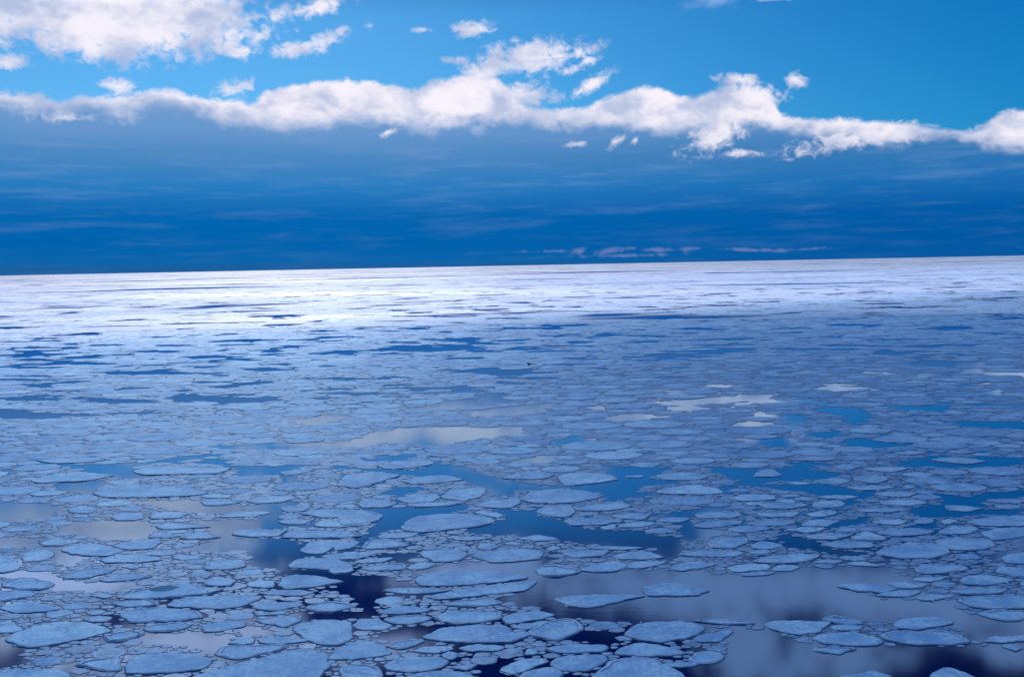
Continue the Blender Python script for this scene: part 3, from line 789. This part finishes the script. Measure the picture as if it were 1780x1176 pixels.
TRS = []
for i, p_ in TR:
    if area(p_) < 0: p_ = p_[::-1]
    q = resample(catmull(p_), 0.16); TRS.append((i, roughen(q, 0.13, 1.9, float(int(i[1:]) % 17))))

AN = 1.35                                            # floes are wider than deep
YMIN, YMAX = 17.0, 215.0
def lead_noise(x, y):
    return mnoise.fractal(Vector((x * 0.075, y * 0.10, 2.2)), 0.6, 2.0, 3)
grid = {}
GS = 1.6
sites = []                                           # x, y*AN, r, ghost
def near(x, y, rr):
    k_ = int(math.ceil(rr / GS)); gx, gy = int(math.floor(x / GS)), int(math.floor(y / GS))
    for a in range(gx - k_, gx + k_ + 1):
        for b_ in range(gy - k_, gy + k_ + 1):
            for s_ in grid.get((a, b_), ()): yield s_
def addsite(x, y, r_, ghost):
    s_ = (x, y, r_, ghost, len(sites)); sites.append(s_)
    grid.setdefault((int(math.floor(x / GS)), int(math.floor(y / GS))), []).append(s_)
for i, q in TRS:
    for x, y in resample(q, 0.28): addsite(x, y * AN, 0.02, True)
npr = np.random.RandomState(5)
# open leads first, so that no floe grows into them
for q in WP:
    lo, hi = q.min(0), q.max(0)
    stp = 0.42 + 0.0035 * lo[1]
    gx_, gy_ = np.meshgrid(np.arange(lo[0], hi[0], stp), np.arange(max(lo[1], YMIN), hi[1], stp / AN)); G_ = np.stack([gx_.ravel(), gy_.ravel()], 1)
    G_ = G_ + npr.uniform(-0.15, 0.15, G_.shape); G_ = G_[inside(G_, q)]
    if not len(G_): continue
    for i, t_ in TRS:
        if t_[:, 0].max() < lo[0] or t_[:, 0].min() > hi[0] or t_[:, 1].max() < lo[1] or t_[:, 1].min() > hi[1]: continue
        if len(G_): G_ = G_[~inside(G_, t_)]
    for x, y in G_: addsite(float(x), float(y) * AN, 0.22, True)
def cast(n, y0, y1, ra, rb, overlap=0.94):
    u = npr.rand(n, 4)
    Y = np.sqrt(y0 ** 2 + (y1 ** 2 - y0 ** 2) * u[:, 0]); X = (u[:, 1] * 2 - 1) * (0.60 * Y + 4)
    rr = ra + (rb - ra) * u[:, 2] ** 1.6
    P_ = np.stack([X, Y], 1); ok = np.ones(n, bool); wat = np.zeros(n, bool)
    for i, q in TRS:
        lo, hi = q.min(0), q.max(0); m = (X > lo[0]) & (X < hi[0]) & (Y > lo[1]) & (Y < hi[1])
        if m.any(): idx = np.where(m)[0]; ok[idx[inside(P_[idx], q)]] = False
    for q in WP:
        lo, hi = q.min(0), q.max(0); m = (X > lo[0]) & (X < hi[0]) & (Y > lo[1]) & (Y < hi[1])
        if m.any(): idx = np.where(m)[0]; wat[idx[inside(P_[idx], q)]] = True
    for j in np.where(ok)[0]:
        x, y, r_ = float(X[j]), float(Y[j]) * AN, float(rr[j]); g = bool(wat[j])
        if not g and Y[j] > 85 and lead_noise(x, Y[j]) > 0.40: g = True
        if g and r_ > 0.8: continue
        good = True
        for s_ in near(x, y, r_ + 2.4):
            lim = (r_ + s_[2]) * overlap
            if (s_[0] - x) ** 2 + (s_[1] - y) ** 2 < lim * lim: good = False; break
        if good: addsite(x, y, r_, g)
cast(5000, YMIN, YMAX, 1.35, 2.4)
cast(14000, YMIN, YMAX, 0.8, 1.4)
cast(40000, YMIN, YMAX, 0.45, 0.85)
cast(60000, YMIN, 120, 0.20, 0.45, 0.88)
cast(60000, YMIN, 62, 0.09, 0.22, 0.8)

def cell_poly(s_, grow=False):
    x, y, r_ = s_[:3]; m = ((1.50 + 0.5 * min(1, max(0, 0.5 + 1.6 * mnoise.noise(Vector((x * 0.12, y * 0.1, 4.4)))))) if r_ > 0.45 else 1.35) if not grow else 1.9
    poly = [(x + r_ * m * math.cos(a), y + r_ * m * math.sin(a)) for a in [k_ * math.pi / 6 for k_ in range(12)]]
    gap = (0.012 + 0.010 * min(r_, 2)) if not grow else -0.004
    for t_ in near(x, y, min(r_ * m, r_ + 0.9) + 2.4):
        if t_[4] == s_[4]: continue
        dx_, dy_ = t_[0] - x, t_[1] - y; D2 = dx_ * dx_ + dy_ * dy_
        if D2 > (r_ * m + t_[2] * 1.3 + 0.3) ** 2 or D2 < 1e-6: continue
        D = math.sqrt(D2); off = (D2 + r_ * r_ - t_[2] * t_[2]) / (2 * D) - gap
        nx_, ny_ = dx_ / D, dy_ / D
        dd = [(px - x) * nx_ + (py - y) * ny_ - off for px, py in poly]
        if max(dd) <= 0: continue
        new = []
        for k_ in range(len(poly)):
            a, b_ = poly[k_], poly[(k_ + 1) % len(poly)]; da, db = dd[k_], dd[(k_ + 1) % len(poly)]
            if da <= 0: new.append(a)
            if (da < 0 < db) or (db < 0 < da):
                t = da / (da - db); new.append((a[0] + (b_[0] - a[0]) * t, a[1] + (b_[1] - a[1]) * t))
        poly = new
        if len(poly) < 3: return None
    return poly

def floe_into(buf, q, h, tone, lod, seed, z0=0.0):
    """closed slab with wet sides, a slightly raised lip and a flat frosted top"""
    n = len(q); c_ = q.mean(0); d_ = q - c_; L = np.maximum(np.hypot(d_[:, 0], d_[:, 1]), 1e-3)[:, None]
    def ins(m): return c_ + d_ * np.maximum(1 - m / L, 0.12)
    if lod == 2: rings = [(ins(-0.02), -0.03, 1.0), (ins(0.0), h * 0.8, 1.0), (ins(0.04), h, 0.0)]
    else:
        lip = 0.03 * h / 0.1
        rings = [(ins(-0.05), -0.05, 1.0), (ins(-0.01), h * 0.55, 1.0), (ins(0.02), h * 0.95, 0.5), (ins(0.065), h + lip, 0.0), (ins(0.20), h, 0.0)]
    V = []; Wt = []
    for pts, z, w in rings:
        zz = np.full(n, z + z0)
        if lod < 2 and z > 0: zz = zz + np.array([0.012 * mnoise.noise(Vector((x * 3, y * 3, seed))) for x, y in pts]) * (h / 0.1)
        V.append(np.column_stack([pts, zz])); Wt.append(np.full(n, w))
    V.append(np.array([[c_[0], c_[1], h + z0]])); Wt.append(np.array([0.0])); V = np.vstack(V); Wt = np.concatenate(Wt)
    faces = []
    for r_ in range(len(rings) - 1):
        for k_ in range(n):
            a = r_ * n + k_; b_ = r_ * n + (k_ + 1) % n; faces.append((a, b_, b_ + n, a + n))
    o = (len(rings) - 1) * n
    for k_ in range(n): faces.append((o + k_, o + (k_ + 1) % n, len(V) - 1))
    buf.add(V, faces, Wt, tone)

def rim_into(buf, q, h, seed, strength):
    n = len(q); c_ = q.mean(0); d_ = q - c_; L = np.maximum(np.hypot(d_[:, 0], d_[:, 1]), 1e-3)[:, None]
    def ins(m): return c_ + d_ * np.maximum(1 - m[:, None] / L, 0.1)
    w = np.array([max(0.05, 0.12 + 0.13 * mnoise.noise(Vector((x * 1.1, y * 1.1, seed)))) for x, y in q])
    hh = np.array([max(0.0, mnoise.noise(Vector((x * 0.9, y * 0.9, seed + 4))) + 0.2) * strength + 0.012 + abs(mnoise.noise(Vector((x * 6, y * 6, seed)))) * 0.03 for x, y in q])
    V = np.vstack([np.column_stack([ins(np.full(n, 0.035)), np.full(n, h * 0.9)]), np.column_stack([ins(0.05 + w * 0.35), h + hh]), np.column_stack([ins(0.06 + w), np.full(n, h - 0.004)])])
    faces = []
    for r_ in range(2):
        for k_ in range(n):
            a = r_ * n + k_; b_ = r_ * n + (k_ + 1) % n; faces.append((a, b_, b_ + n, a + n))
    for k_ in range(n): faces.append((k_, 2 * n + k_, 2 * n + (k_ + 1) % n, (k_ + 1) % n))
    buf.add(V, faces, np.zeros(3 * n), 0.5)

def chunk_into(buf, x, y, z, s_, rng):
    V = []; n = 6
    a0 = rng.random() * 6
    for k_ in range(n):
        a = a0 + k_ / n * 2 * math.pi; rr = s_ * rng.uniform(0.7, 1.2); V.append((x + rr * 1.3 * math.cos(a), y + rr * 0.8 * math.sin(a), z - 0.03))
    for k_ in range(n):
        a = a0 + k_ / n * 2 * math.pi; rr = s_ * rng.uniform(0.45, 0.8); V.append((x + rr * 1.3 * math.cos(a), y + rr * 0.8 * math.sin(a), z + s_ * rng.uniform(0.3, 0.75)))
    f = [(k_, (k_ + 1) % n, n + (k_ + 1) % n, n + k_) for k_ in range(n)] + [tuple(range(n, 2 * n)), tuple(reversed(range(n)))]
    buf.add(V, f, np.zeros(2 * n), 0.97)

# ------------------------------------------------------------------ collect every floe
floes = []                                           # dict: q, h, tone, id
for n_, (i, q) in enumerate(TRS):
    A_ = area(q); floes.append(dict(q=q, h=min(0.046, 0.022 + 0.007 * math.sqrt(A_)) * RND.uniform(0.85, 1.1), tone=RND.uniform(0.35, 0.9), id=i, A=A_, z=0.0))
small = []
for s_ in sites:
    if s_[3]: continue
    pl = cell_poly(s_)
    if not pl or len(pl) < 3: continue
    q = np.array(pl); q[:, 1] /= AN
    A_ = area(q)
    if A_ < 0.012: continue
    Y = q[:, 1].mean()
    lod = 0 if Y < 60 else (1 if Y < 100 else 2)
    if s_[2] < 0.45: lod = 2
    q = chaikin(q, 1, 0.12)
    if lod == 0: q = resample(q, 0.16); q = roughen(q, 0.16, 2.0, s_[4] % 13)
    elif lod == 1: q = roughen(q, 0.10, 1.2, s_[4] % 13)
    f_ = dict(q=q, h=(0.010 + 0.012 * min(s_[2], 2.0)) * RND.uniform(0.7, 1.25), tone=RND.random() * 0.95, id=None, A=A_, z=0.0, lod=lod)
    (floes if s_[2] >= 0.45 else small).append(f_)

def image_area(f_):
    pts = [project(x, y, f_['h']) for x, y in f_['q'][::2]]
    pts = [(min(max(x, 0), 1780), min(max(y, 0), 1176)) for x, y in pts]
    x = np.array([p_[0] for p_ in pts]); y = np.array([p_[1] for p_ in pts])
    f_['box'] = (x.min(), y.min(), x.max(), y.max()); f_['c'] = ((x.min() + x.max()) / 2, (y.min() + y.max()) / 2)
    return abs(0.5 * float(np.sum(x * np.roll(y, -1) - y * np.roll(x, -1))))
for f_ in floes: f_['ia'] = image_area(f_)
floes.sort(key=lambda f_: -f_['ia'])
single, rest = floes[:300], floes[300:]
GROUP = 'ice floes drifting on the sea'

def shape_word(f_):
    x0, y0, x1, y1 = f_['box']; w = x1 - x0; h = max(y1 - y0, 1)
    return 'rounded' if w / h < 2.3 else ('oval' if w / h < 3.6 else ('flat' if w / h < 5.5 else 'long narrow'))
def size_word(f_):
    w = f_['box'][2] - f_['box'][0]
    return 'large' if w > 110 else ('medium sized' if w > 70 else ('small' if w > 42 else 'very small'))
anch = [(f_['c'], NICK[f_['id']][0], f_) for f_ in single if f_['id'] in NICK]
# stretches of open water the photograph shows, as further landmarks
anch += [((760, 757), 'long pale pool in mid distance', None), ((890, 713), 'faint pale pool right of centre', None), ((560, 730), 'small pale pool left of centre', None),
         ((1230, 692), 'pale streak right of centre', None), ((1105, 725), 'narrow pale sliver right of centre', None), ((1310, 737), 'short pale pool at right', None),
         ((1460, 675), 'high pale pool at right', None), ((1465, 716), 'bright blue pool at right', None), ((1378, 732), 'small blue gap at right', None),
         ((1590, 710), 'flat blue pool far right', None), ((985, 765), 'round blue pool in the centre', None), ((1330, 772), 'hazy blue pool right of centre', None),
         ((1720, 737), 'blue lead at the right edge', None), ((90, 720), 'long blue lead at the left edge', None), ((210, 697), 'thin blue lead at left', None),
         ((325, 692), 'T shaped blue lead at left', None), ((625, 684), 'thin blue lead left of centre', None), ((1720, 800), 'blue lead by the right edge', None),
         ((1060, 800), 'upper fork of the central lead', None), ((60, 800), 'left end of the blue lead', None), ((1520, 775), 'long blue slit at right', None)]
ORD = ['', 'second', 'third', 'fourth', 'fifth', 'sixth', 'seventh', 'eighth', 'ninth', 'tenth', 'eleventh', 'twelfth', 'thirteenth', 'fourteenth', 'fifteenth', 'sixteenth', 'seventeenth', 'eighteenth', 'nineteenth', 'twentieth']
used = {}
cands = []
for f_ in single:
    if f_['id'] in NICK: f_['label'] = NICK[f_['id']][1]; continue
    best = min(anch, key=lambda a: math.hypot((a[0][0] - f_['c'][0]) * 0.6, (a[0][1] - f_['c'][1]) * 2.2))
    dx_, dy_ = (f_['c'][0] - best[0][0]) * 0.45, (f_['c'][1] - best[0][1]) * 1.6
    if abs(dx_) > abs(dy_) * 2: rel = 'right of' if dx_ > 0 else 'left of'
    elif abs(dy_) > abs(dx_) * 2: rel = 'in front of' if dy_ > 0 else 'behind'
    else: rel = ('in front and ' if dy_ > 0 else 'behind and ') + ('right of' if dx_ > 0 else 'left of')
    cands.append((math.hypot(dx_, dy_), size_word(f_), shape_word(f_), rel, best[1], f_))
groups_ = {}
for c_ in sorted(cands, key=lambda c_: c_[0]): groups_.setdefault((c_[3], c_[4]), []).append(c_)
for key, lst in groups_.items():
    for k_, c_ in enumerate(lst):
        o_ = '' if len(lst) == 1 else (', nearest one ' if k_ == 0 else ', ' + ORD[k_] + ' one ' if k_ < len(ORD) else ', farthest one ')
        lb = '%s %s floe%s%s the %s' % (c_[1], c_[2], o_ or ' ', key[0], key[1])
        if len(lb.split()) > 15: lb = '%s floe%s%s the %s' % (c_[1], o_ or ' ', key[0], key[1])
        if len(lb.split()) > 15: lb = 'floe%s%s the %s' % (o_ or ' ', key[0], key[1])
        c_[5]['label'] = lb

rng = random.Random(3)
TOOTH = {'A21', 'B17', 'C65', 'C63', 'C25', 'A48', 'B15', 'A57', 'C64'}
for f_ in single:
    q = f_['q']; c_ = q.mean(0); lod = f_.get('lod', 0)
    wpx = f_['box'][2] - f_['box'][0]
    near_ = c_[1] < 62 and wpx > 60
    org = (float(c_[0]), float(c_[1]), 0.0)
    if not near_:
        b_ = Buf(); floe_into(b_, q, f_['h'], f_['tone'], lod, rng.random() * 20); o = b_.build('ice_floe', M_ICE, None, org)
        tag(o, f_['label'], 'ice floe', GROUP); continue
    e = bpy.data.objects.new('ice_floe', None); COL.objects.link(e); e.location = org; e.empty_display_size = 0.5
    tag(e, f_['label'], 'ice floe', GROUP)
    sd_ = rng.random() * 20
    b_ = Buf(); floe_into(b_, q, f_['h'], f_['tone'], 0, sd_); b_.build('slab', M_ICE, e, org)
    if f_['id'] in TOOTH or rng.random() < 0.4:
        b_ = Buf(); rim_into(b_, q, f_['h'], sd_, 0.08 if f_['id'] in TOOTH else 0.02); b_.build('raised_rim', M_SNOW, e, org)
    if f_['id'] in TOOTH or rng.random() < 0.30:
        for k_ in range(rng.choice((1, 1, 2))):
            a = q[rng.randrange(len(q))]; t = rng.uniform(0.55, 0.93) if rng.random() < 0.8 else rng.uniform(0, 0.5)
            x, y = c_ + (a - c_) * t; b_ = Buf(); chunk_into(b_, x, y, f_['h'], rng.uniform(0.03, 0.075), rng)
            b_.build('ice_chunk', M_CHUNK, e, org, smooth=False)
    if f_['id'] == 'A21':
        pc = np.array(ground(284, 1023.5)); ang = np.linspace(0, 2 * math.pi, 22, endpoint=False)
        pq = np.array([pc + np.array([0.62 * math.cos(a), 0.42 * math.sin(a)]) * (1 + 0.25 * mnoise.noise(Vector((math.cos(a) * 1.5, math.sin(a) * 1.5, 2)))) for a in ang])
        V = np.vstack([np.column_stack([pq, np.full(22, f_['h'] - 0.01)]), np.column_stack([pc + (pq - pc) * 0.8, np.full(22, f_['h'] + 0.006)]), [[pc[0], pc[1], f_['h'] + 0.006]]])
        fs = [(k_, (k_ + 1) % 22, 22 + (k_ + 1) % 22, 22 + k_) for k_ in range(22)] + [(22 + k_, 22 + (k_ + 1) % 22, 44) for k_ in range(22)]
        b_ = Buf(); b_.add(V, fs, np.zeros(45), 0.5); b_.build('melt_pool', M_POOL, e, org)

# everything past the 300 largest: one object of further floes, one of small brash
b_ = Buf()
for f_ in rest: floe_into(b_, f_['q'], f_['h'], f_['tone'], f_.get('lod', 0), 1.0)
o = b_.build('ice_floe_field', M_ICE); tag(o, 'field of countless small floes between and beyond the larger ones', 'ice floes', GROUP, 'stuff')
b_ = Buf()
for f_ in small: floe_into(b_, f_['q'], f_['h'], f_['tone'], 2, 1.0)
for k_ in range(1500):
    s_ = sites[rng.randrange(len(sites))]
    if s_[3] or s_[1] / AN > 75: continue
    chunk_into(b_, s_[0] + rng.uniform(-0.1, 0.1), s_[1] / AN + rng.uniform(-0.1, 0.1), 0.035, rng.uniform(0.018, 0.05), rng)
o = b_.build('brash_ice', M_BRASH); tag(o, 'crushed brash ice filling the cracks between the floes', 'brash ice', None, 'stuff')

b_ = Buf()
for s_ in sites:
    if s_[3] or s_[2] < 0.2: continue
    if mnoise.fractal(Vector((s_[0] * 0.09, s_[1] * 0.07, 8.0)), 0.6, 2.0, 3) > 0.22: continue
    pl = cell_poly(s_, True)
    if pl and len(pl) > 2:
        z = 0.008 + 0.008 * (s_[4] % 7) / 7; b_.add([(x, y / AN, z) for x, y in pl], [tuple(range(len(pl)))], np.zeros(len(pl)), 0.5)
o = b_.build('slush_ice', M_SLUSH, smooth=False); tag(o, 'grey blue refrozen slush holding the packed floes together', 'slush', None, 'stuff')

# the pack beyond the modelled floes, open where leads part it
def pack():
    v = []; f = []; ys = [YMAX - 6, 300, 500, 900, 1800, 4000, 9000, 20000, 45000]
    m = 60
    for j, y in enumerate(ys):
        for i in range(m + 1):
            x = (i / m * 2 - 1) * (0.9 * y + 60)
            yy = y + (3.5 * mnoise.noise(Vector((x / 9, 0, 0))) + 2.0 * mnoise.noise(Vector((x / 2.3, 5, 0))) if j == 0 else 0)
            v.append((x, yy, 0.07))
    for j in range(len(ys) - 1):
        for i in range(m):
            a = j * (m + 1) + i; f.append((a, a + 1, a + m + 2, a + m + 1))
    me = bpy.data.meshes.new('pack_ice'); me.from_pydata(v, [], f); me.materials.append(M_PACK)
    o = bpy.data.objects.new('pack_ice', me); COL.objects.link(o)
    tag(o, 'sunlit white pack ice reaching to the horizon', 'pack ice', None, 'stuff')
pack()

# a dark seabird low over the ice
def bird():
    gx, gy = ground(920, 634); t = 0.93
    x, y, z = gx * t, gy * t, H * (1 - t)
    e = bpy.data.objects.new('seabird', None); COL.objects.link(e); e.location = (x, y, z); e.rotation_euler = (0, R(-20), R(25))
    tag(e, 'tiny dark seabird flying low over the middle of the ice', 'bird')
    rings = []; n = 8; V = []; fs = []
    prof = [(-0.26, 0.004), (-0.20, 0.03), (-0.10, 0.055), (0.02, 0.062), (0.12, 0.045), (0.17, 0.03), (0.21, 0.032), (0.245, 0.02), (0.29, 0.003)]
    for xx, rr in prof:
        for k_ in range(n):
            a = k_ / n * 2 * math.pi; V.append((xx, rr * math.cos(a), rr * 0.9 * math.sin(a)))
    for j in range(len(prof) - 1):
        for k_ in range(n): a = j * n + k_; b2 = j * n + (k_ + 1) % n; fs.append((a, b2, b2 + n, a + n))
    me = bpy.data.meshes.new('body'); me.from_pydata(V, [], fs); me.materials.append(M_BIRD); o = bpy.data.objects.new('body', me); COL.objects.link(o); o.parent = e
    for s_ in (-1, 1):
        W_ = [(0.10, 0.03, 0.03), (0.09, 0.22, 0.20), (-0.02, 0.42, 0.30), (-0.08, 0.40, 0.285), (-0.06, 0.20, 0.17), (-0.09, 0.03, 0.02)]
        top = [(a, b2 * s_, c2 + 0.008) for a, b2, c2 in W_]; bot = [(a, b2 * s_, c2 - 0.008) for a, b2, c2 in W_]
        f = [tuple(range(6)), tuple(range(11, 5, -1))] + [(k_, (k_ + 1) % 6, 6 + (k_ + 1) % 6, 6 + k_) for k_ in range(6)]
        me = bpy.data.meshes.new('wing'); me.from_pydata(top + bot, [], f); me.materials.append(M_BIRD); o = bpy.data.objects.new('wing', me); COL.objects.link(o); o.parent = e
    Tt = [(-0.22, 0.02, 0.006), (-0.36, 0.05, 0.006), (-0.36, -0.05, 0.006), (-0.22, -0.02, 0.006)]
    me = bpy.data.meshes.new('tail'); me.from_pydata(Tt + [(a, b2, -0.006) for a, b2, c2 in Tt], [], [(0, 1, 2, 3), (7, 6, 5, 4), (0, 4, 5, 1), (1, 5, 6, 2), (2, 6, 7, 3), (3, 7, 4, 0)])
    me.materials.append(M_BIRD); o = bpy.data.objects.new('tail', me); COL.objects.link(o); o.parent = e
bird()
print('sites', len(sites), 'floes', len(floes), 'small', len(small))
